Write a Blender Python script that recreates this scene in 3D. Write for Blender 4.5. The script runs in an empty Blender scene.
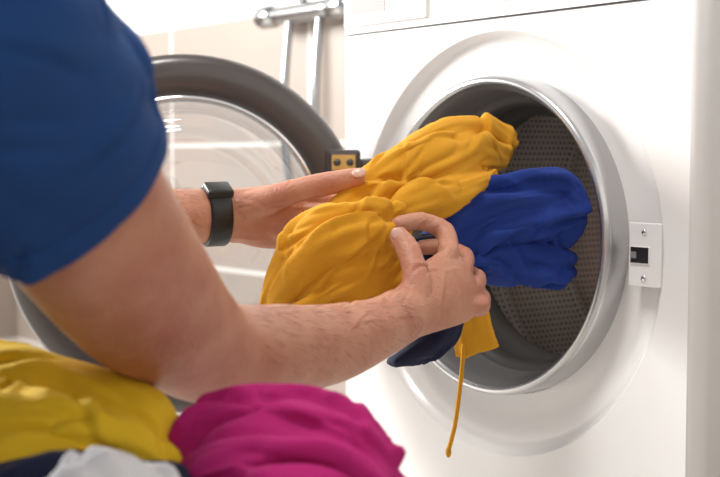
import bpy, bmesh, math, random, time
from mathutils import Vector, Matrix, noise, kdtree
random.seed(3)
D=bpy.data; C=bpy.context
def link(o):
    C.scene.collection.objects.link(o); return o
# ---------------------------------------------------------------- materials
def mat(name,col,rough=.5,metal=0,var=0,vscale=8,bump=0,bscale=200,sheen=0,sss=0,coat=0,col2=None,bump2=0,b2scale=30):
    m=D.materials.new(name); m.use_nodes=True; nt=m.node_tree; b=nt.nodes['Principled BSDF']
    b.inputs['Base Color'].default_value=(*col,1); b.inputs['Roughness'].default_value=rough
    b.inputs['Metallic'].default_value=metal
    if sheen: 
        b.inputs['Sheen Weight'].default_value=sheen; b.inputs['Sheen Roughness'].default_value=.4
        b.inputs['Sheen Tint'].default_value=(*[min(1,c*1.3+.1) for c in col],1)
    if sss:
        b.inputs['Subsurface Weight'].default_value=sss; b.inputs['Subsurface Radius'].default_value=(.012,.005,.003); b.inputs['Subsurface Scale'].default_value=1
    if coat: b.inputs['Coat Weight'].default_value=coat
    tc=nt.nodes.new('ShaderNodeTexCoord')
    if var:
        n=nt.nodes.new('ShaderNodeTexNoise'); n.inputs['Scale'].default_value=vscale; n.inputs['Detail'].default_value=4
        nt.links.new(tc.outputs['Object'],n.inputs['Vector'])
        r=nt.nodes.new('ShaderNodeValToRGB'); r.color_ramp.elements[0].position=.3; r.color_ramp.elements[1].position=.7
        c2=col2 or tuple(c*(1-var) for c in col)
        r.color_ramp.elements[0].color=(*c2,1); r.color_ramp.elements[1].color=(*col,1)
        nt.links.new(n.outputs['Fac'],r.inputs['Fac']); nt.links.new(r.outputs['Color'],b.inputs['Base Color'])
    last=None
    for bs,sc in ((bump,bscale),(bump2,b2scale)):
        if bs:
            n=nt.nodes.new('ShaderNodeTexNoise'); n.inputs['Scale'].default_value=sc; n.inputs['Detail'].default_value=3
            nt.links.new(tc.outputs['Object'],n.inputs['Vector'])
            bp=nt.nodes.new('ShaderNodeBump'); bp.inputs['Strength'].default_value=bs; bp.inputs['Distance'].default_value=.002
            nt.links.new(n.outputs['Fac'],bp.inputs['Height'])
            if last: nt.links.new(last.outputs['Normal'],bp.inputs['Normal'])
            nt.links.new(bp.outputs['Normal'],b.inputs['Normal']); last=bp
    return m
m_white=mat('white_enamel',(.865,.86,.855),.25,var=.02,coat=.4)
m_panel=mat('panel_plastic',(.865,.86,.855),.35,var=.02)
m_grey=mat('seam_grey',(.25,.25,.25),.5,var=.1)
m_silver=mat('ring_silver',(.58,.58,.59),.24,metal=.9,var=.06)
m_ring=mat('ring_grey_plastic',(.15,.148,.15),.35,var=.08)
m_gasket=mat('rubber_gasket',(.07,.067,.065),.42,var=.2)
m_black=mat('black_plastic',(.012,.012,.013),.4,var=.2)
m_dark=mat('door_frame_plastic',(.075,.062,.058),.32,var=.1,coat=.3)
m_chrome=mat('chrome',(.75,.75,.76),.15,metal=1,var=.03)
m_tap=mat('tap_chrome',(.42,.43,.44),.2,metal=1,var=.05)
m_brass=mat('brass_screw',(.75,.55,.22),.35,metal=.8,var=.1)
m_yellow=mat('mustard_fleece',(.69,.318,.011),.92,var=.08,vscale=25,bump=.45,bscale=900,sheen=.08)
m_blue=mat('blue_fleece',(.007,.035,.25),.92,var=.2,vscale=25,bump=.45,bscale=900,sheen=.14)
m_navy=mat('navy_fabric',(.008,.012,.05),.9,var=.3,bump=.3,bscale=900,sheen=.06)
m_lemon=mat('lemon_cotton',(.82,.53,.012),.85,var=.1,vscale=20,bump=.3,bscale=800,sheen=.1)
m_mag=mat('magenta_cotton',(.48,.006,.165),.88,var=.15,vscale=20,bump=.35,bscale=800,sheen=.12)
m_wcloth=mat('white_cotton',(.75,.75,.78),.85,var=.05,bump=.2,bscale=700,sheen=.1)
m_shirt=mat('tshirt_blue',(.005,.052,.205),.9,var=.15,vscale=15,bump=.3,bscale=1000,sheen=.1)
m_jeans=mat('jeans_denim',(.03,.05,.11),.85,var=.3,bump=.4,bscale=800)
m_skin=mat('skin',(.57,.28,.18),.44,var=.1,vscale=30,sss=.12,col2=(.47,.185,.115),bump=.4,bscale=450,bump2=.4,b2scale=130)
m_nail=mat('fingernail',(.70,.43,.35),.28,var=.03)
m_hair=mat('hair_brown',(.04,.022,.012),.6,var=.4,bump=.8,bscale=150)
m_eye=mat('eye_white',(.8,.8,.8),.2,var=.02)
m_wood=mat('stool_wood',(.35,.2,.1),.5,var=.3,vscale=6)
def glass():
    m=D.materials.new('door_glass'); m.use_nodes=True; nt=m.node_tree; nt.nodes.clear()
    o=nt.nodes.new('ShaderNodeOutputMaterial'); t=nt.nodes.new('ShaderNodeBsdfTransparent'); g=nt.nodes.new('ShaderNodeBsdfGlossy')
    t.inputs['Color'].default_value=(.90,.92,.94,1); g.inputs['Roughness'].default_value=.03
    f=nt.nodes.new('ShaderNodeFresnel'); f.inputs['IOR'].default_value=1.85
    mx=nt.nodes.new('ShaderNodeMixShader')
    nt.links.new(f.outputs[0],mx.inputs[0]); nt.links.new(t.outputs[0],mx.inputs[1]); nt.links.new(g.outputs[0],mx.inputs[2]); nt.links.new(mx.outputs[0],o.inputs[0])
    return m
m_glass=glass()
def drum_mat():
    m=D.materials.new('perforated_steel'); m.use_nodes=True; nt=m.node_tree; b=nt.nodes['Principled BSDF']
    b.inputs['Metallic'].default_value=.8; b.inputs['Roughness'].default_value=.32
    uv=nt.nodes.new('ShaderNodeUVMap'); v=nt.nodes.new('ShaderNodeTexVoronoi'); v.voronoi_dimensions='2D'; v.inputs['Randomness'].default_value=0; v.inputs['Scale'].default_value=110
    r=nt.nodes.new('ShaderNodeValToRGB'); r.color_ramp.elements[0].position=.16; r.color_ramp.elements[1].position=.25
    r.color_ramp.elements[0].color=(.035,.03,.027,1); r.color_ramp.elements[1].color=(.92,.88,.84,1)
    nt.links.new(uv.outputs[0],v.inputs['Vector']); nt.links.new(v.outputs['Distance'],r.inputs['Fac']); nt.links.new(r.outputs[0],b.inputs['Base Color'])
    return m
m_drum=drum_mat()
def tile_mat(name,split):
    m=D.materials.new(name); m.use_nodes=True; nt=m.node_tree; b=nt.nodes['Principled BSDF']; b.inputs['Roughness'].default_value=.4
    tc=nt.nodes.new('ShaderNodeTexCoord'); sp=nt.nodes.new('ShaderNodeSeparateXYZ'); nt.links.new(tc.outputs['Object'],sp.inputs[0])
    cb=nt.nodes.new('ShaderNodeCombineXYZ')
    ad=nt.nodes.new('ShaderNodeMath'); ad.operation='ADD'; nt.links.new(sp.outputs['X'],ad.inputs[0]); nt.links.new(sp.outputs['Y'],ad.inputs[1])
    nt.links.new(ad.outputs[0],cb.inputs['X']); nt.links.new(sp.outputs['Z'],cb.inputs['Y'])
    br=nt.nodes.new('ShaderNodeTexBrick'); br.offset=0; br.inputs['Scale'].default_value=1; br.inputs['Brick Width'].default_value=.60; br.inputs['Row Height'].default_value=.3033
    br.inputs['Mortar Size'].default_value=.006; br.inputs['Color1'].default_value=(.30,.25,.22,1); br.inputs['Color2'].default_value=(.33,.275,.24,1); br.inputs['Mortar'].default_value=(.62,.58,.54,1)
    nt.links.new(cb.outputs[0],br.inputs['Vector'])
    gt=nt.nodes.new('ShaderNodeMath'); gt.operation='GREATER_THAN'; gt.inputs[1].default_value=split; nt.links.new(sp.outputs['Z'],gt.inputs[0])
    mx=nt.nodes.new('ShaderNodeMix'); mx.data_type='RGBA'; mx.inputs[7].default_value=(.86,.85,.83,1)
    nt.links.new(gt.outputs[0],mx.inputs[0]); nt.links.new(br.outputs['Color'],mx.inputs[6]); nt.links.new(mx.outputs[2],b.inputs['Base Color'])
    return m
m_tile=tile_mat('wall_tile',.905)
m_floor=mat('floor_tile',(.55,.52,.48),.4,var=.1,vscale=3)
# ---------------------------------------------------------------- mesh helpers
def obj(name,bm,ma,parent=None,M=None,smooth=True):
    me=D.meshes.new(name); bmesh.ops.recalc_face_normals(bm,faces=bm.faces[:]); bm.to_mesh(me); bm.free()
    o=link(D.objects.new(name,me))
    for x in (ma if isinstance(ma,list) else [ma]): me.materials.append(x)
    if smooth:
        for p in me.polygons: p.use_smooth=True
    if parent: o.parent=parent
    if M is not None: o.matrix_basis=M
    return o
def empty(name,M=None):
    o=link(D.objects.new(name,None)); o.empty_display_size=.1
    if M is not None: o.matrix_basis=M
    return o
def box(bm,x0,x1,y0,y1,z0,z1,bev=0,mi=0):
    g=bmesh.ops.create_cube(bm,size=1)['verts']
    for v in g: v.co=Vector(((x0+x1)/2+v.co.x*(x1-x0),(y0+y1)/2+v.co.y*(y1-y0),(z0+z1)/2+v.co.z*(z1-z0)))
    fs=set(f for v in g for f in v.link_faces)
    for f in fs: f.material_index=mi
    if bev:
        es=list(set(e for v in g for e in v.link_edges)); bmesh.ops.bevel(bm,geom=es,offset=bev,segments=3,affect='EDGES',profile=.5)
def cr(p0,p1,p2,p3,t):
    return tuple(.5*((2*b)+(-a+c)*t+(2*a-5*b+4*c-d)*t*t+(-a+3*b-3*c+d)*t**3) for a,b,c,d in zip(p0,p1,p2,p3))
def loft(bm,pts,fold=0,k=2.2,m=9,seed=0,tw=0,nseg=56,step=.004,ref=(0,1,0),cap=.8,open_=False,tilt=None,hem=0,pleat=None):
    pts=[tuple(p) if len(p)==5 else tuple(p)+(p[3],) for p in pts]
    P=[pts[0]]+pts+[pts[-1]]; S=[]
    for i in range(1,len(P)-2):
        L=(Vector(P[i+1][:3])-Vector(P[i][:3])).length; n=max(2,int(L/step))
        for j in range(n): S.append(cr(P[i-1],P[i],P[i+1],P[i+2],j/n))
    S.append(pts[-1]); ref=Vector(ref); rings=[]; s=0
    R=[]
    for i,p in enumerate(S):
        a=Vector(S[max(0,i-1)][:3]); b=Vector(S[min(len(S)-1,i+1)][:3]); T=(b-a).normalized()
        if i: s+=(Vector(p[:3])-Vector(S[i-1][:3])).length
        R.append((Vector(p[:3]),T,p[3],p[4],s,1.0))
    tot=s
    if cap and not open_:
        h=R[0]; e=R[-1]; A=[]; B=[]
        for q in (0.04,.2,.4,.6,.8):
            off=math.sqrt(max(0,1-q*q))
            A.append((h[0]-h[1]*off*cap*min(h[2],h[3]),h[1],h[2],h[3],-off*cap*min(h[2],h[3]),q))
        for q in (.8,.6,.4,.2,.04):
            off=math.sqrt(max(0,1-q*q))
            B.append((e[0]+e[1]*off*cap*min(e[2],e[3]),e[1],e[2],e[3],e[4]+off*cap*min(e[2],e[3]),q))
        R=A+R+B
    for (c,T,a,b,s,q) in R:
        N=T.cross(ref); N.normalize(); B=T.cross(N).normalized(); rg=[]
        hm=1
        if hem:
            d=tot-s
            if abs(d-hem)<.0016: hm=.975
        for j in range(nseg):
            th=2*math.pi*j/nseg; f=1
            if fold:
                t2=th+tw*s
                v=Vector((math.cos(t2)*k+seed*3.1,math.sin(t2)*k-seed*1.7,s*m+seed))
                n=noise.noise(v); n2=noise.noise(v*2.1+Vector((5,3,seed)))
                f=1+fold*((3.4*abs(n)-.7)*.8+(2.6*abs(n2)-.5)*.5)
            if pleat:
                np_,am,g0,g1=pleat
                u=Vector((math.cos(th)*1.1+seed*2.3,math.sin(th)*1.1-seed,s*9+seed*1.3))
                ph=th*np_/2+tw*s+seed+2.4*noise.noise(u)+1.1*noise.noise(u*2.6)
                cx=abs(math.cos(ph))
                env=max(.0,min(1.4,.7+2.4*noise.noise(u*1.3+Vector((9,2,4)))))
                gr=g0+(g1-g0)*max(0,min(1,s/tot))
                f=1+am*gr*env*(math.sqrt(cx+.02)-.72)*1.5+.18*noise.noise(u*1.6+Vector((3,8,1)))
            p=c+(N*math.cos(th)*a+B*math.sin(th)*b)*f*q*hm
            if tilt is not None:
                w=max(0,min(1,s/tot)); p+=T*tilt.dot(p-c)*w
            rg.append(bm.verts.new(p))
        rings.append(rg)
    for r0,r1 in zip(rings,rings[1:]):
        for j in range(nseg):
            bm.faces.new((r0[j],r0[(j+1)%nseg],r1[(j+1)%nseg],r1[j]))
    if not open_:
        bm.faces.new(rings[0][::-1]); bm.faces.new(rings[-1])
def blob(bm,c,r,rot=None,seg=24):
    M=Matrix.Translation(c)@(rot if rot is not None else Matrix.Identity(4))@Matrix.Diagonal((*r,1))
    bmesh.ops.create_uvsphere(bm,u_segments=seg,v_segments=seg//2,radius=1,matrix=M)
def fuse(o,vox,it=3,fac=.5):
    r=o.modifiers.new('remesh','REMESH'); r.mode='VOXEL'; r.voxel_size=vox; r.use_smooth_shade=True
    s=o.modifiers.new('smooth','SMOOTH'); s.factor=fac; s.iterations=it
def bake(o):
    C.view_layer.update(); dg=C.evaluated_depsgraph_get(); me=D.meshes.new_from_object(o.evaluated_get(dg)); mats=[m for m in o.data.materials]
    o.modifiers.clear(); o.data=me
    me.materials.clear()
    for m_ in mats: me.materials.append(m_)
    for p in me.polygons: p.use_smooth=True; p.material_index=0
def creases(o,sets,lim=.012,post=1,only=None):
    """cloth folds: each fold is a tapered curve walked over the surface; cloth rises softly on one side
    and tucks under sharply on the other. sets: (count, flow(p)->Vector, (Lmin,Lmax), depth, width, seed, spread)"""
    if o.modifiers: bake(o)
    me=o.data; cos=[v.co.copy() for v in me.vertices]; nor=[v.normal.copy() for v in me.vertices]; N=len(cos)
    kd=kdtree.KDTree(N)
    for i,c in enumerate(cos): kd.insert(c,i)
    kd.balance(); disp=[0.0]*N
    pool=[i for i in range(N) if only is None or only(cos[i])]
    for (cnt,flow,LL,Dp,W0,seed,spread) in sets:
        rnd=random.Random(seed)
        for c in range(cnt):
            q=cos[pool[rnd.randrange(len(pool))]].copy(); L=rnd.uniform(*LL); dep=Dp*rnd.uniform(.5,1.15); W=W0*rnd.uniform(.65,1.25)
            ang=rnd.gauss(0,spread); curv=rnd.gauss(0,6); step=.0035; K=int(L/step); P=[]; side=rnd.choice((-1,1))
            sgn=rnd.choice((-1,1))
            for k in range(K):
                co,j,d=kd.find(q); n=nor[j]; f=flow(co)*sgn; f=f-n*f.dot(n)
                if f.length<1e-5: break
                f.normalize(); f=Matrix.Rotation(ang+curv*k*step,3,n)@f
                q=co*.5+q*.5; P.append([q.copy(),n.copy(),f]); q=q+f*step
            K=len(P)
            if K<5: continue
            for _ in range(2):
                for k in range(1,K-1): P[k][0]=(P[k-1][0]+P[k][0]*2+P[k+1][0])/4; P[k][1]=(P[k-1][1]+P[k][1]+P[k+1][1]).normalized()
            near={}
            for k,(p,n,f) in enumerate(P):
                for co,j,d in kd.find_range(p,W*2.3):
                    if nor[j].dot(n)<.15: continue
                    if j not in near or d<near[j][0]: near[j]=(d,k)
            for j,(d,k) in near.items():
                p,n,f=P[k]; s=(cos[j]-p).dot(n.cross(f))*side; x=math.copysign(d,s)/W
                env=math.sin(math.pi*(k+.5)/K)**.75
                if x>=0: h=math.exp(-(x*1.15)**1.6)
                else: h=math.exp(-(x*3.2)**2)-.55*math.exp(-((x+.62)/.32)**2)
                fade=max(0,1-(d/(W*2.3))**2)
                disp[j]+=dep*env*h*fade
    for i,v in enumerate(me.vertices):
        h=disp[i]; h=lim*math.tanh(h/lim); v.co=cos[i]+nor[i]*h
    me.update()
    if post:
        m_=o.modifiers.new('smooth','SMOOTH'); m_.iterations=post; m_.factor=.5
def lathe(bm,prof,mi=0,n=128,cz=0,uvl=None):
    rings=[]
    for (r,y) in prof:
        if r<1e-6: rings.append([bm.verts.new((0,y,cz))]); continue
        rings.append([bm.verts.new((r*math.cos(2*math.pi*j/n),y,cz+r*math.sin(2*math.pi*j/n))) for j in range(n)])
    L=0
    for i in range(len(rings)-1):
        a,b=rings[i],rings[i+1]; dl=math.hypot(prof[i+1][0]-prof[i][0],prof[i+1][1]-prof[i][1])
        for j in range(n):
            k=(j+1)%n
            if len(b)==1: vs=[a[j],a[k],b[0]]; uv=[(j,L),(j+1,L),(j+.5,L+dl)]
            elif len(a)==1: vs=[a[0],b[k],b[j]]; uv=[(j,L),(j+1,L),(j+.5,L+dl)]
            else: vs=[a[j],a[k],b[k],b[j]]; uv=[(j,L),(j+1,L),(j+1,L+dl),(j,L+dl)]
            f=bm.faces.new(vs); f.material_index=mi; f.smooth=True
            if uvl:
                for l,(uu,vv) in zip(f.loops,uv): l[uvl].uv=(uu/n*1.478,vv)
        L+=dl
def tube(bm,pts,r,n=10,ref=(0,1,0)):
    loft(bm,[(*p,r,r) for p in pts],nseg=n,step=.01,ref=ref,cap=.5)
# ---------------------------------------------------------------- room
PHI=math.radians(-51.6)
MR=Matrix.Translation((.16,1.55,0))@Matrix.Rotation(PHI,4,'Z')
def place(name,f,ma,smooth=False):
    bm=bmesh.new(); f(bm); return obj(name,bm,ma,M=MR,smooth=smooth)
place('floor',lambda b: box(b,-2.9,2.3,-2.6,.72,-.1,0),m_floor)
place('wall_back',lambda b: box(b,-2.9,2.3,.62,.72,0,2.5),m_tile)
def wl(b):
    box(b,-2.9,-2.8,-2.6,-2.3,0,2.5); box(b,-2.9,-2.8,-.6,.62,0,2.5)
    box(b,-2.9,-2.8,-2.3,-.6,0,.8); box(b,-2.9,-2.8,-2.3,-.6,2.1,2.5)
place('wall_left',wl,m_tile)
place('wall_right',lambda b: box(b,2.3,2.4,-2.6,.72,0,2.5),m_tile)
def wf(b):
    for y in (-2.3,-1.48,-.66): box(b,-2.88,-2.82,y,y+.06,.8,2.1)
    for z in (.8,2.04): box(b,-2.88,-2.82,-2.3,-.6,z,z+.06)
    box(b,-2.86,-2.7,-2.35,-.55,.76,.8,.005)
place('window_1',wf,m_panel)
# ---------------------------------------------------------------- washing machine
CZ=.47; CR=.480
wm=empty('washing_machine',MR)
def prof_xy(w,d,r):
    P=[]
    for i in range(9):
        a=-math.pi/2+ (math.pi/2)*i/8; P.append((w-r+r*math.cos(a),r+r*math.sin(a)))
    P.append((w,d)); P.append((-w,d))
    for i in range(9):
        a=math.pi+(math.pi/2)*i/8; P.append((-w+r+r*math.cos(a),r+r*math.sin(a)))
    return P
bm=bmesh.new(); pr=prof_xy(.3,.56,.016)
lo=[bm.verts.new((x,y,.02)) for x,y in pr]; hi=[bm.verts.new((x,y,.7365)) for x,y in pr]
for i in range(len(pr)-1): bm.faces.new((lo[i],lo[i+1],hi[i+1],hi[i]))
bm.faces.new(lo)
o=obj('cabinet',bm,m_white,wm)
bm=bmesh.new()
n=160; x0=.284; zb=.02-CZ; zt=.7365-CZ
angs=[2*math.pi*j/n for j in range(n)]
for cx,cz in ((x0,zt),(-x0,zt),(-x0,zb),(x0,zb)):
    a=math.atan2(cz,cx)%(2*math.pi); i=min(range(n),key=lambda q:abs(angs[q]-a)); angs[i]=a
inn=[];out=[]
for a in angs:
    c,s=math.cos(a),math.sin(a); t=min(x0/abs(c) if abs(c)>1e-6 else 9,(zt if s>0 else -zb)/abs(s) if abs(s)>1e-6 else 9)
    inn.append(bm.verts.new((.253*c,0,CZ+.253*s))); out.append(bm.verts.new((t*c,0,CZ+t*s)))
for i in range(n): bm.faces.new((inn[i],inn[(i+1)%n],out[(i+1)%n],out[i]))
obj('front_panel',bm,m_white,wm,smooth=False)
bm=bmesh.new()
lathe(bm,[(.253,0),(.251,.001),(.247,.009),(.243,.0125),(.236,.013),(.225,.014),(.212,.017),(.203,.019),(.181,.020)],0,cz=CZ)
obj('door_recess',bm,m_white,wm)
bm=bmesh.new()
lathe(bm,[(.190,.022),(.1895,-.008),(.188,-.014),(.184,-.017),(.181,-.0165),(.179,-.013)],0,cz=CR)
lathe(bm,[(.179,-.013),(.176,-.007),(.173,-.003),(.171,.012),(.168,.026),(.166,.040)],1,cz=CR)
lathe(bm,[(.166,.040),(.160,.042),(.156,.05),(.155,.062),(.160,.07),(.163,.085),(.157,.10),(.153,.115),(.157,.125)],2,cz=CR)
obj('porthole_ring',bm,[m_silver,m_ring,m_gasket],wm)
bm=bmesh.new(); uvl=bm.loops.layers.uv.new('UVMap')
lathe(bm,[(.155,.118),(.170,.124),(.20,.126),(.225,.13),(.235,.145),(.235,.22),(.231,.225),(.231,.235),(.235,.24),(.235,.36),(.231,.365),(.231,.375),(.235,.38),(.235,.47),(.22,.49),(.19,.495),(.18,.485),(.10,.49),(.06,.50),(0,.49)],0,cz=CR,uvl=uvl)
obj('drum',bm,m_drum,wm)
for i in range(3):
    bm=bmesh.new(); a=math.radians(20+120*i)
    loft(bm,[(0,.16,-.230,.018,.022),(0,.30,-.228,.022,.028),(0,.45,-.230,.018,.022)],ref=(0,0,1),nseg=24,step=.02)
    bmesh.ops.rotate(bm,verts=bm.verts[:],cent=(0,0,0),matrix=Matrix.Rotation(a,3,'Y'))
    bmesh.ops.translate(bm,verts=bm.verts[:],vec=(0,0,CR)); obj('drum_paddle_%d'%(i+1),bm,m_silver,wm)
def prism(bm,pr,z0,z1,bev=0):
    lo=[bm.verts.new((x,y,z0)) for x,y in pr]; hi=[bm.verts.new((x,y,z1)) for x,y in pr]
    for i in range(len(pr)): bm.faces.new((lo[i],lo[(i+1)%len(pr)],hi[(i+1)%len(pr)],hi[i]))
    bm.faces.new(lo[::-1]); f=bm.faces.new(hi)
bm=bmesh.new(); pr=prof_xy(.3,.56,.016)
prism(bm,pr,.7395,.835); prism(bm,[(x*1.003,y*1.0-.002) for x,y in pr],.838,.855)
obj('control_fascia',bm,m_panel,wm,smooth=False)
bm=bmesh.new(); prism(bm,[(x*.985,y+.004) for x,y in pr],.73,.845); obj('fascia_seam',bm,m_grey,wm,smooth=False)
bm=bmesh.new(); box(bm,-.288,-.12,-.004,.002,.748,.828,.002); box(bm,-.272,-.20,-.0055,-.003,.763,.80,.001,1)
obj('detergent_drawer',bm,[m_panel,m_grey],wm,smooth=False)
bm=bmesh.new(); box(bm,.08,.24,-.004,.002,.775,.815,.002); obj('display',bm,m_black,wm,smooth=False)
bm=bmesh.new(); lathe(bm,[(.03,0),(.028,-.016),(.024,-.02),(0,-.02)],cz=.79,n=48); obj('program_knob',bm,m_silver,wm)
bm=bmesh.new(); box(bm,.207,.250,-.0018,.004,CZ-.034,CZ+.034,.0015)
box(bm,.210,.236,-.0035,-.0015,CZ-.010,CZ+.009,.001,1)
box(bm,.212,.219,-.0042,-.003,CZ-.004,CZ+.003,0,2)
obj('door_lock_plate',bm,[m_white,m_black,m_grey],wm,smooth=False)
bm=bmesh.new()
for z in (-.025,.024):
    M=Matrix.Translation((.228,-.0022,CZ+z))@Matrix.Rotation(math.pi/2,4,'X'); bmesh.ops.create_cone(bm,cap_ends=True,segments=20,radius1=.0035,radius2=.0028,depth=.002,matrix=M)
obj('lock_screws',bm,m_chrome,wm)
bm=bmesh.new()
for x in (-.26,.26):
    for y in (.05,.5):
        bmesh.ops.create_cone(bm,cap_ends=True,segments=20,radius1=.022,radius2=.018,depth=.022,matrix=Matrix.Translation((x,y,.011)))
obj('feet',bm,m_black,wm)
Dc=Vector((-.228,1.71,CZ+.002)); MD=MR.inverted()@Matrix.Translation(Dc)@Matrix.Rotation(math.radians(6.9),4,'Z')
bm=bmesh.new()
lathe(bm,[(.225,.022),(.234,.015),(.237,.004),(.236,-.006),(.231,-.013),(.222,-.017),(.206,-.018),(.190,-.016),(.183,-.012),(.182,-.004)],0)
lathe(bm,[(.183,-.012),(.181,-.017),(.176,-.017),(.174,-.010)],1)
lathe(bm,[(.225,.022),(.21,.032),(.19,.036),(.182,.030),(.174,-.010)],2)
obj('door_frame',bm,[m_dark,m_chrome,m_silver],wm,MD)
bm=bmesh.new()
lathe(bm,[(.175,-.010),(.170,-.016),(.166,-.026),(.162,-.045),(.156,-.062),(.147,-.072),(.143,-.072),(.139,-.078),(.12,-.086),(.118,-.084),(.112,-.090),(.08,-.094),(.04,-.097),(0,-.098)],0)
obj('door_glass_bowl',bm,m_glass,wm,MD)
bm=bmesh.new()
lathe(bm,[(.183,.030),(.12,.040),(.06,.044),(0,.045)],0)
obj('door_outer_glass',bm,m_glass,wm,MD)
bm=bmesh.new()
box(bm,.182,.228,-.026,-.014,.078,.112,.005,0); box(bm,.225,.262,-.02,.02,-.10,.10,.006,0)
box(bm,.187,.222,-.029,-.025,.083,.107,.002,1)
obj('door_hinge',bm,[m_dark,m_brass],wm,MD,smooth=False)
bm=bmesh.new()
for x,z in ((.196,.095),(.213,.095)):
    bmesh.ops.create_cone(bm,cap_ends=True,segments=20,radius1=.0055,radius2=.004,depth=.004,matrix=Matrix.Translation((x,-.030,z))@Matrix.Rotation(math.pi/2,4,'X'))
obj('hinge_screws',bm,m_dark,wm,MD)
# ---------------------------------------------------------------- faucet
fa=empty('wall_faucet',MR@Matrix.Translation((-1.16,.62,-.028)))
bm=bmesh.new()
loft(bm,[(-.10,-.06,.915,.020),(.10,-.06,.915,.020)],nseg=24,step=.03); 
loft(bm,[(-.15,-.06,.915,.026),(-.11,-.06,.915,.026)],nseg=24,step=.03); loft(bm,[(.11,-.06,.915,.026),(.15,-.06,.915,.026)],nseg=24,step=.03)
tube(bm,[(-.07,0,.915),(-.07,-.06,.915)],.018,16,(0,0,1)); tube(bm,[(.07,0,.915),(.07,-.06,.915)],.018,16,(0,0,1))
tube(bm,[(0,-.06,.94),(0,-.08,1.0),(0,-.14,1.02)],.012,16,(1,0,0))
obj('mixer_body',bm,m_tap,fa)
bm=bmesh.new()
tube(bm,[(-.05,-.06,.90),(-.055,-.07,.75),(-.05,-.07,.6),(0,-.07,.45),(.03,-.07,.30)],.009,14)
tube(bm,[(.06,-.06,.90),(.065,-.075,.75),(.06,-.07,.55),(.05,-.07,.42),(.03,-.07,.30)],.009,14)
obj('shower_hose',bm,m_tap,fa)
# ---------------------------------------------------------------- person
person=empty('person')
def finger(bm,pts,r0,r1):
    n=len(pts); P=[]
    for i,p in enumerate(pts):
        r=r0+(r1-r0)*i/(n-1); P.append((*p,r,r))
    loft(bm,P,nseg=20,step=.003,ref=(.1,.3,.95) if abs((Vector(pts[-1])-Vector(pts[0])).normalized().y)>.9 else (0,1,0),cap=1)
    for i,p in enumerate(pts[1:-1]):
        r=(r0+(r1-r0)*(i+1)/(n-1))*1.08; blob(bm,p,(r,r,r),seg=16)
bm=bmesh.new()
loft(bm,[(-.215,.70,.655,.052,.050),(-.193,.745,.600,.055,.052),(-.171,.80,.536,.0565,.054),(-.1476,.88,.4766,.053,.05),(-.127,.93,.4445,.045,.043),(-.108,.965,.4265,.039,.038),(-.0706,1.02,.4194,.0365,.036),(-.0252,1.09,.415,.034,.032),(.0132,1.14,.4209,.0275,.026),(.0439,1.19,.430,.0245,.020)],nseg=48,step=.008)
loft(bm,[(.030,1.17,.426,.0255,.021),(.0439,1.19,.430,.025,.020),(.0654,1.213,.4392,.031,.018),(.0878,1.235,.4489,.036,.015),(.1003,1.25,.4545,.034,.012)],nseg=40,step=.005,cap=.6)
kn=[(.0855,1.248,.481),(.099,1.257,.465),(.109,1.257,.447),(.115,1.25,.430)]
for k in kn: blob(bm,k,(.0115,.0115,.0115),seg=16)
for k in kn: finger(bm,[(.060,1.212,.441),tuple(Vector(k)+Vector((0,-.006,0)))],.008,.0087)
finger(bm,[kn[0],(.083,1.272,.500),(.060,1.274,.510),(.038,1.258,.508)],.0102,.0083)
finger(bm,[kn[1],(.104,1.298,.474),(.082,1.315,.482),(.062,1.305,.482)],.010,.008)
finger(bm,[kn[2],(.117,1.296,.452),(.098,1.318,.460),(.076,1.310,.463)],.0095,.0078)
finger(bm,[kn[3],(.121,1.282,.434),(.106,1.300,.440),(.086,1.296,.445)],.0088,.007)
loft(bm,[(.050,1.194,.440,.016,.014),(.0525,1.200,.455,.0145,.013),(.050,1.210,.471,.0117,.0112),(.045,1.222,.486,.0115,.0107),(.037,1.232,.498,.0094,.0087)],nseg=24,step=.003,cap=1)
loft(bm,[(-.44,.98,.665,.05),(-.41,1.10,.58,.05),(-.40,1.20,.51,.043),(-.35,1.25,.498,.040),(-.28,1.285,.503,.038),(-.20,1.325,.510,.031),(-.150,1.35,.513,.0275,.022),(-.130,1.358,.513,.027,.020)],nseg=48,step=.008)
loft(bm,[(-.150,1.35,.513,.0275,.021),(-.125,1.36,.512,.029,.020),(-.1025,1.362,.5105,.033,.018),(-.078,1.365,.511,.034,.015),(-.064,1.367,.512,.031,.012)],nseg=40,step=.005,cap=.6)
kl=[(-.063,1.37,.534),(-.057,1.368,.518),(-.060,1.36,.501),(-.068,1.352,.486)]
for k in kl: blob(bm,k,(.0112,.0112,.0112),seg=16)
for k in kl: finger(bm,[(-.115,1.355,.512),k],.008,.009)
finger(bm,[kl[0],(-.034,1.362,.531),(-.010,1.35,.524),(.010,1.34,.517)],.0095,.0078)
finger(bm,[kl[1],(-.026,1.352,.512),(-.004,1.335,.503),(.014,1.325,.496)],.0098,.008)
finger(bm,[kl[2],(-.032,1.34,.494),(-.012,1.325,.484),(.004,1.315,.476)],.0093,.0078)
finger(bm,[kl[3],(-.044,1.335,.478),(-.026,1.322,.470),(-.012,1.315,.462)],.0085,.007)
loft(bm,[(-.118,1.350,.520,.016,.014),(-.098,1.344,.527,.0155,.014),(-.066,1.330,.5385,.0125,.0115),(-.034,1.318,.546,.0122,.011),(-.003,1.308,.553,.0096,.0086)],nseg=24,step=.003,cap=1)
loft(bm,[(-.34,.84,.66,.06),(-.31,.87,.78,.055),(-.30,.88,.85,.055)],nseg=32,step=.02)
arms=obj('arms_and_hands',bm,m_skin,person); fuse(arms,.0018,4)
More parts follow.
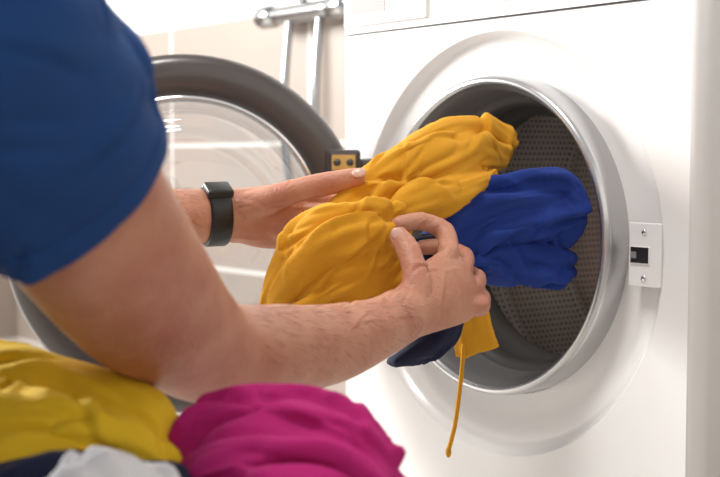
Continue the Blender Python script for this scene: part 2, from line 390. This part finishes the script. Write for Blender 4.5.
# veins, tendons and skin folds over forearms and hands
hd_=lambda p:Vector((.55,.75,.1)); hdl=lambda p:Vector((.9,.3,.05))
creases(arms,[(46,hd_,(.03,.07),.0011,.0042,201,.35),(26,lambda p:Vector((-.4,.2,.8)),(.014,.022),-.0009,.0018,202,.3)],lim=.003,post=1,only=lambda p:p.x>.02 and p.y<1.30)
creases(arms,[(20,hd_,(.04,.09),.0011,.005,203,.3)],lim=.003,post=0,only=lambda p:-.08<p.x<.03 and p.y<1.2)
creases(arms,[(24,hdl,(.03,.06),.0011,.0042,204,.35)],lim=.003,post=1,only=lambda p:-.19<p.x<0 and p.y>1.30)
bake(arms)
hc_=bpy.data.curves.new('forearm_hair','CURVE'); hc_.dimensions='3D'; hc_.bevel_depth=.00009; hc_.bevel_resolution=0
E=Vector((-.108,.965,.4265)); W=Vector((.044,1.19,.43)); E2=Vector((-.34,1.25,.498)); W2=Vector((-.16,1.345,.513))
vs=arms.data.vertices; cand=[]
for i in range(0,len(vs),3):
    p=vs[i].co
    for (a,b,rr) in ((E,W,.05),(E2,W2,.045)):
        t=(p-a).dot(b-a)/(b-a).length_squared
        if .05<t<.93 and (p-(a+(b-a)*t)).length<rr and vs[i].normal.z>-.35: cand.append((p.copy(),vs[i].normal.copy(),(b-a).normalized()))
random.shuffle(cand)
for p,nn,ax in cand[:800]:
    L=random.uniform(.005,.011); d=(ax*.75+Vector((0,0,-.5))+Vector((random.uniform(-.3,.3),random.uniform(-.3,.3),random.uniform(-.3,.3)))); d=(d-nn*d.dot(nn)).normalized()
    sp=hc_.splines.new('POLY'); sp.points.add(2)
    for q,(u,h) in enumerate(((0,-.0003),(.5,.0012),(1,.0016))): sp.points[q].co=(*(p+d*L*u+nn*h),1); sp.points[q].radius=1-.4*u
ho=link(bpy.data.objects.new('forearm_hair',hc_)); hc_.materials.append(m_hair); ho.parent=person
bm=bmesh.new()
def nail(c,nrm,up,sx,sy):
    z=Vector(nrm).normalized(); y=Vector(up); y=(y-z*y.dot(z)).normalized(); x=y.cross(z)
    R=Matrix((x,y,z)).transposed().to_4x4(); blob(bm,Vector(c),(sx,sy,.0018),R,16)
nail((.0355,1.2243,.500),(-.1,-1,.25),(-.5,.2,.6),.0056,.0072)
nail((-.001,1.3005,.5575),(-.1,-.85,.5),(1,-.3,.3),.0056,.0072)
obj('fingernails',bm,m_nail,person)
bm=bmesh.new()
loft(bm,[(-.26,.74,.665,.075,.07),(-.222,.695,.672,.064,.060),(-.207,.71,.645,.062,.058)],fold=.03,k=1.6,m=12,seed=4,tw=4,cap=.3,step=.005)
loft(bm,[(-.41,.93,.66,.07),(-.44,.98,.66,.060),(-.43,1.02,.64,.057)],fold=.03,k=1.6,m=10,seed=2,cap=.3)
fwd=Vector((.78,.62,0)); sd=Vector((-.62,.78,0))
loft(bm,[(-.345,.84,.735,.09,.07),(-.36,.82,.69,.17,.09),(-.385,.79,.60,.185,.115),(-.43,.75,.48,.165,.11),(-.49,.70,.36,.155,.115),(-.52,.67,.29,.165,.125)],fold=.03,k=2,m=6,seed=9,ref=tuple(fwd),step=.01)
ts=obj('tshirt',bm,m_shirt,person); fuse(ts,.004,3)
bm=bmesh.new()
loft(bm,[(-.232,.690,.690,.058,.056),(-.216,.700,.660,.064,.062),(-.1985,.735,.618,.066,.063),(-.1860,.760,.585,.0655,.0625),(-.1765,.792,.553,.066,.063)],fold=.03,k=1.0,m=12,seed=6,tw=9,step=.0022,nseg=200,open_=True,tilt=Vector((-.30,0,0)),hem=.018)
s1=obj('sleeve_right',bm,m_shirt,person)
creases(s1,[(16,lambda p:Vector((.55,.3,-.25)),(.05,.11),.0048,.012,5,.5),(12,lambda p:Vector((.2,.3,-.8)),(.04,.09),.0038,.010,6,.4)],lim=.009,post=0)
q=s1.modifiers.new('thick','SOLIDIFY'); q.thickness=.0022; q.offset=1
bm=bmesh.new()
loft(bm,[(-.44,.97,.665,.055),(-.43,1.03,.63,.058),(-.415,1.09,.585,.060)],fold=.05,k=1.6,m=10,seed=2,nseg=100,open_=True,hem=.018)
s2=obj('sleeve_left',bm,m_shirt,person); q=s2.modifiers.new('thick','SOLIDIFY'); q.thickness=.0022; q.offset=1
bm=bmesh.new()
blob(bm,(-.53,.66,.28),(.15,.15,.080))
for sg,(kx,ky) in ((-1,(-.13,.83)),(1,(-.27,1.02))):
    hx,hy=-.53+sg*-.62*.09,.66+sg*.78*.09
    loft(bm,[(hx,hy,.28,.08),((hx+kx)/2,(hy+ky)/2,.27,.07),(kx,ky,.255,.056)],ref=(0,0,1),fold=.04,m=8,seed=sg+3,step=.01)
    ax,ay=kx-.17,ky-.14
    loft(bm,[(kx,ky,.255,.054),((kx+ax)/2-.01,(ky+ay)/2,.17,.052),(ax,ay,.075,.042)],fold=.04,m=8,seed=sg+7,step=.01)
jn=obj('jeans',bm,m_jeans,person); fuse(jn,.006,3)
bm=bmesh.new()
for (kx,ky) in ((-.13,.83),(-.27,1.02)):
    ax,ay=kx-.17,ky-.14
    loft(bm,[(ax-.03,ay-.024,.045,.036,.042),(ax+.05,ay+.04,.04,.04,.036),(ax+.14,ay+.11,.026,.044,.022)],ref=(0,0,1),step=.01)
sh=obj('shoes',bm,m_black,person); fuse(sh,.005,3)
HM=Matrix.Translation((-.285,.90,.915))@Matrix.Rotation(math.radians(38.5),4,'Z')@Matrix.Rotation(math.radians(28),4,'Y')
bm=bmesh.new()
blob(bm,(-.01,0,.03),(.095,.076,.09)); blob(bm,(.015,0,-.03),(.07,.062,.085)); blob(bm,(.045,0,-.085),(.03,.03,.025))
loft(bm,[(.083,0,.02,.008),(.095,0,-.01,.010),(.102,0,-.028,.014)],ref=(1,0,0),nseg=16)
for s in (-1,1):
    blob(bm,(-.005,s*.078,-.01),(.02,.009,.033)); blob(bm,(.074,s*.03,.028),(.015,.025,.007)); blob(bm,(.055,s*.04,-.025),(.02,.018,.02))
blob(bm,(.078,0,-.055),(.012,.025,.005)); blob(bm,(.076,0,-.065),(.012,.022,.006))
loft(bm,[(-.02,0,-.06,.05),(-.05,0,-.13,.052)],ref=(1,0,0),step=.01)
hd=obj('head',bm,m_skin,person,HM); fuse(hd,.004,3)
bm=bmesh.new()
for s in (-1,1): blob(bm,(.071,s*.031,.008),(.011,.013,.009))
obj('eyes',bm,m_eye,person,HM)
bm=bmesh.new(); blob(bm,(-.025,0,.045),(.095,.084,.092)); blob(bm,(-.06,0,-.01),(.05,.07,.07)); blob(bm,(.03,0,.09),(.06,.06,.04))
hr=obj('hair',bm,m_hair,person,HM); fuse(hr,.005,2)
ww=empty('wristwatch'); ax=Vector((.05,.025,.001)).normalized(); wc=Vector((-.1515,1.349,.513))
bm=bmesh.new()
N=ax.cross(Vector((0,1,0))).normalized(); B=ax.cross(N).normalized(); rr=[]
prf=[(-.0115,.0),(-.0115,.003),(-.009,.0042),(.009,.0042),(.0115,.003),(.0115,0)]
for (s,h) in prf:
    rr.append([bm.verts.new(wc+ax*s+N*math.cos(t)*(.0285+h)+B*math.sin(t)*(.0235+h)) for t in [2*math.pi*i/64 for i in range(64)]])
for i in range(len(rr)-1):
    for j in range(64): bm.faces.new((rr[i][j],rr[i][(j+1)%64],rr[i+1][(j+1)%64],rr[i+1][j]))
obj('strap',bm,m_black,ww)
bm=bmesh.new(); box(bm,-.014,.014,-.011,.011,-.005,.005,.003)
zz=(Vector((-.1,-.55,.8))); zz=(zz-ax*zz.dot(ax)).normalized(); R=Matrix((ax,zz.cross(ax),zz)).transposed().to_4x4()
obj('watch_case',bm,m_black,ww,Matrix.Translation(wc+zz*.030)@R)
# ---------------------------------------------------------------- stool
st=empty('step_stool',Matrix.Translation((-.53,.66,0))@Matrix.Rotation(math.radians(38.5),4,'Z'))
bm=bmesh.new(); box(bm,-.13,.13,-.16,.16,.165,.195,.008)
for x in (-.10,.10):
    for y in (-.13,.13): box(bm,x-.018,x+.018,y-.018,y+.018,0,.165,.003)
    box(bm,x-.01,x+.01,-.13,.13,.06,.09,.002)
obj('stool_frame',bm,m_wood,st,smooth=False)
# ---------------------------------------------------------------- garments in hands
def PL(bm,pts,n,am,g=(1,1),seed=0,tw=4,cap=.7):
    loft(bm,pts,pleat=(n,am,g[0],g[1]),seed=seed,tw=tw,nseg=120,step=.003,cap=cap)
bm=bmesh.new()
PL(bm,[(-.026,1.315,.510,.012,.014),(-.008,1.33,.536,.013,.016),(.028,1.345,.563,.014,.016),(.070,1.375,.588,.015,.018),(.104,1.41,.603,.014,.016),(.1428,1.45,.604,.013,.014),(.162,1.475,.590,.011,.012),(.163,1.48,.574,.009,.010)],4,.12,(.6,1.2),1)
PL(bm,[(-.012,1.31,.508,.018,.018),(.030,1.335,.538,.026,.020),(.078,1.365,.562,.029,.023),(.120,1.41,.575,.026,.022),(.152,1.45,.574,.016,.016)],5,.16,(.9,1),2,5)
PL(bm,[(.005,1.30,.503,.015,.016),(.045,1.312,.518,.018,.018),(.09,1.345,.534,.018,.018),(.132,1.395,.548,.014,.016)],4,.14,(1,1),5,-5)
yo=obj('mustard_sweater',bm,m_yellow); fuse(yo,.0017,3)
up=lambda p:Vector((.75,.35,.55))
creases(yo,[(20,up,(.08,.17),.0074,.013,101,.22),(20,up,(.03,.08),.0032,.0078,102,.45),(8,lambda p:Vector((.3,.2,-.8)),(.02,.05),.0022,.007,103,.6)])
bm=bmesh.new()
PL(bm,[(.034,1.285,.488,.022,.018),(.012,1.268,.490,.034,.026),(-.018,1.256,.482,.038,.028),(-.046,1.258,.464,.034,.026),(-.068,1.266,.444,.025,.020),(-.084,1.272,.424,.017,.014)],6,.24,(.3,1.2),7,3)
PL(bm,[(.034,1.275,.466,.016,.018),(.008,1.260,.454,.022,.02),(-.028,1.256,.440,.024,.02),(-.052,1.262,.428,.017,.018)],5,.2,(.6,1.1),9,-4)
PL(bm,[(.030,1.278,.512,.010,.012),(-.004,1.264,.519,.011,.013),(-.036,1.259,.511,.012,.013),(-.062,1.264,.492,.012,.013),(-.079,1.27,.464,.011,.012),(-.090,1.28,.432,.009,.010)],3,.14,(.6,1.2),12,3)
yb=obj('sweater_body',bm,m_yellow,yo); fuse(yb,.0017,3)
cv=Vector((-.11,1.28,.37)); fb=lambda p:(cv-p).normalized()
creases(yb,[(26,fb,(.05,.12),.0078,.0115,115,.2),(22,fb,(.03,.07),.0034,.007,112,.45),(8,lambda p:Vector((.8,.1,.3)),(.02,.05),.0024,.006,113,.6)])
bm=bmesh.new()
loft(bm,[(.110,1.345,.435,.012,.010),(.116,1.368,.42,.018,.010),(.121,1.375,.388,.021,.008),(.126,1.375,.366,.023,.006)],fold=.1,k=1.5,m=8,seed=8,cap=.2)
hc=obj('sweater_hem_flap',bm,m_yellow,yo); fuse(hc,.0017,2); creases(hc,[(8,lambda p:Vector((.1,0,-1)),(.03,.07),.003,.007,121,.15)])
bm=bmesh.new(); tube(bm,[(.110,1.37,.375),(.108,1.37,.345),(.104,1.368,.310),(.100,1.366,.285),(.094,1.366,.262)],.0024,10)
blob(bm,(.094,1.366,.260),(.0032,.0032,.006),seg=12)
obj('drawstring',bm,m_yellow,yo)
bm=bmesh.new()
PL(bm,[(.082,1.355,.488,.012,.014),(.1168,1.375,.521,.014,.016),(.1735,1.405,.540,.017,.018),(.2145,1.414,.546,.016,.017),(.234,1.415,.529,.014,.015),(.236,1.42,.500,.012,.014)],4,.12,(.6,1.2),21,4)
PL(bm,[(.084,1.365,.478,.022,.02),(.125,1.385,.500,.030,.024),(.172,1.41,.507,.036,.026),(.210,1.42,.507,.033,.023),(.226,1.425,.490,.024,.018)],6,.18,(.8,1.1),23,5)
PL(bm,[(.100,1.375,.465,.016,.018),(.145,1.395,.463,.022,.02),(.190,1.42,.458,.025,.02),(.222,1.43,.450,.019,.018)],5,.16,(.8,1.2),25,-5)
bo=obj('blue_sweatshirt',bm,m_blue); fuse(bo,.0017,3)
sc_=Vector((.06,1.34,.46)); fbl=lambda p:((p-sc_).normalized()+Vector((.15,0,-.25)))
creases(bo,[(26,fbl,(.06,.16),.0080,.0125,134,.25),(24,fbl,(.03,.09),.0034,.008,132,.45),(10,lambda p:Vector((.1,.1,-1)),(.03,.06),.0032,.008,133,.5)],lim=.012)
bm=bmesh.new()
PL(bm,[(.016,1.285,.432,.012,.014),(.030,1.295,.455,.016,.018),(.055,1.32,.472,.018,.018),(.09,1.36,.475,.018,.018)],5,.2,(1,1),27)
PL(bm,[(.034,1.295,.368,.006,.012),(.052,1.30,.376,.011,.014),(.078,1.315,.392,.017,.016),(.096,1.345,.425,.018,.018),(.11,1.37,.46,.016,.018)],4,.22,(1.2,1),28)
bl=obj('sweatshirt_lining',bm,m_navy,bo); fuse(bl,.002,2); creases(bl,[(22,lambda p:Vector((.5,.2,.5)),(.03,.08),.005,.009,141,.4)])
# ---------------------------------------------------------------- laundry in the lap
bm=bmesh.new()
PL(bm,[(-.30,.93,.413,.02,.03),(-.255,.92,.418,.021,.03),(-.215,.90,.414,.020,.03),(-.175,.88,.405,.018,.025),(-.140,.865,.394,.013,.02),(-.124,.86,.382,.009,.014)],4,.14,(.8,1.2),41,5)
PL(bm,[(-.34,.90,.385,.05,.05),(-.27,.89,.386,.034,.045),(-.215,.88,.382,.031,.04),(-.170,.87,.373,.028,.035),(-.138,.86,.361,.020,.03)],6,.16,(1,1),42,4)
PL(bm,[(-.30,.85,.392,.024,.03),(-.245,.845,.400,.020,.026),(-.195,.84,.396,.018,.024),(-.150,.835,.383,.015,.02),(-.128,.83,.372,.011,.015)],4,.14,(.8,1.2),43,-5)
PL(bm,[(-.34,.82,.355,.05,.05),(-.26,.815,.362,.034,.045),(-.20,.815,.362,.028,.035),(-.155,.815,.354,.020,.03)],6,.16,(1,1),44,4)
lo_=obj('lemon_shirt',bm,m_lemon); fuse(lo_,.0024,3)
fl=lambda p:Vector((.9,-.25,-.28))
creases(lo_,[(34,fl,(.08,.2),.0095,.015,155,.35),(36,fl,(.04,.1),.0046,.010,152,.7)],lim=.016)
bm=bmesh.new()
PL(bm,[(-.122,.865,.374,.013,.018),(-.103,.86,.389,.015,.02),(-.065,.855,.397,.016,.022),(-.028,.855,.396,.016,.022),(.000,.855,.389,.014,.02),(.015,.855,.370,.012,.018)],4,.14,(1,1.1),61,6)
PL(bm,[(-.108,.85,.358,.022,.03),(-.075,.845,.367,.028,.035),(-.035,.845,.369,.032,.035),(-.004,.845,.360,.028,.035),(.008,.845,.348,.022,.03)],6,.18,(1,1),62,5)
PL(bm,[(-.112,.83,.358,.015,.02),(-.085,.825,.375,.017,.022),(-.050,.82,.381,.017,.022),(-.015,.82,.374,.017,.022),(.010,.83,.350,.015,.02)],4,.14,(1,1.1),63,-6)
PL(bm,[(-.095,.81,.345,.025,.03),(-.055,.805,.350,.030,.032),(-.015,.81,.341,.028,.032),(.002,.815,.326,.022,.03)],6,.18,(1,1),64,5)
mo=obj('magenta_shirt',bm,m_mag); fuse(mo,.0022,3)
ms=Vector((-.13,.85,.33)); fm=lambda p:(p-ms).normalized()
creases(mo,[(34,fm,(.06,.15),.0090,.013,161,.35),(40,fm,(.03,.09),.0045,.0085,162,.7)],lim=.014)
bm=bmesh.new()
PL(bm,[(-.24,.80,.332,.05,.04),(-.17,.79,.348,.036,.035),(-.115,.79,.348,.032,.035)],7,.22,(1,1),71)
no=obj('navy_shirt',bm,m_navy); fuse(no,.003,2); creases(no,[(20,fl,(.05,.12),.007,.014,171,.5)])
bm=bmesh.new()
PL(bm,[(-.175,.755,.362,.022,.03),(-.145,.75,.374,.023,.03),(-.118,.755,.366,.020,.03)],6,.3,(1,1),73)
wo=obj('white_shirt',bm,m_wcloth); fuse(wo,.0025,2); creases(wo,[(20,fl,(.04,.09),.006,.010,181,.6)])
# ---------------------------------------------------------------- lights, world, camera
def area(name,loc,tgt,size,e,col,sy=None):
    l=D.lights.new(name,'AREA'); l.energy=e; l.color=col; l.size=size
    if sy: l.shape='RECTANGLE'; l.size_y=sy
    o=link(D.objects.new(name,l)); o.location=loc; o.rotation_euler=(Vector(tgt)-Vector(loc)).to_track_quat('-Z','Y').to_euler(); return o
wl_=MR@Vector((-2.65,-1.45,1.5)); area('window_light',wl_,MR@Vector((0,-.4,.5)),1.0,176,(1,.98,.94),.9)
cl=MR@Vector((.1,-1.0,2.4)); area('overhead_fill',cl,MR@Vector((-.1,-.5,0)),.5,26,(1,.96,.91))  # added overhead fill light, unseen
w=D.worlds.new('world'); C.scene.world=w; w.use_nodes=True; w.node_tree.nodes['Background'].inputs[0].default_value=(1,.985,.97,1); w.node_tree.nodes['Background'].inputs[1].default_value=.57
cam=D.cameras.new('camera'); co=link(D.objects.new('camera',cam)); co.location=(0,0,.57); co.rotation_euler=(math.radians(90-3.45),0,0)
cam.lens=65; cam.sensor_width=36; cam.clip_start=.05
cam.dof.use_dof=True; cam.dof.focus_distance=1.3; cam.dof.aperture_fstop=7
C.scene.camera=co
C.scene.view_settings.view_transform='Standard'
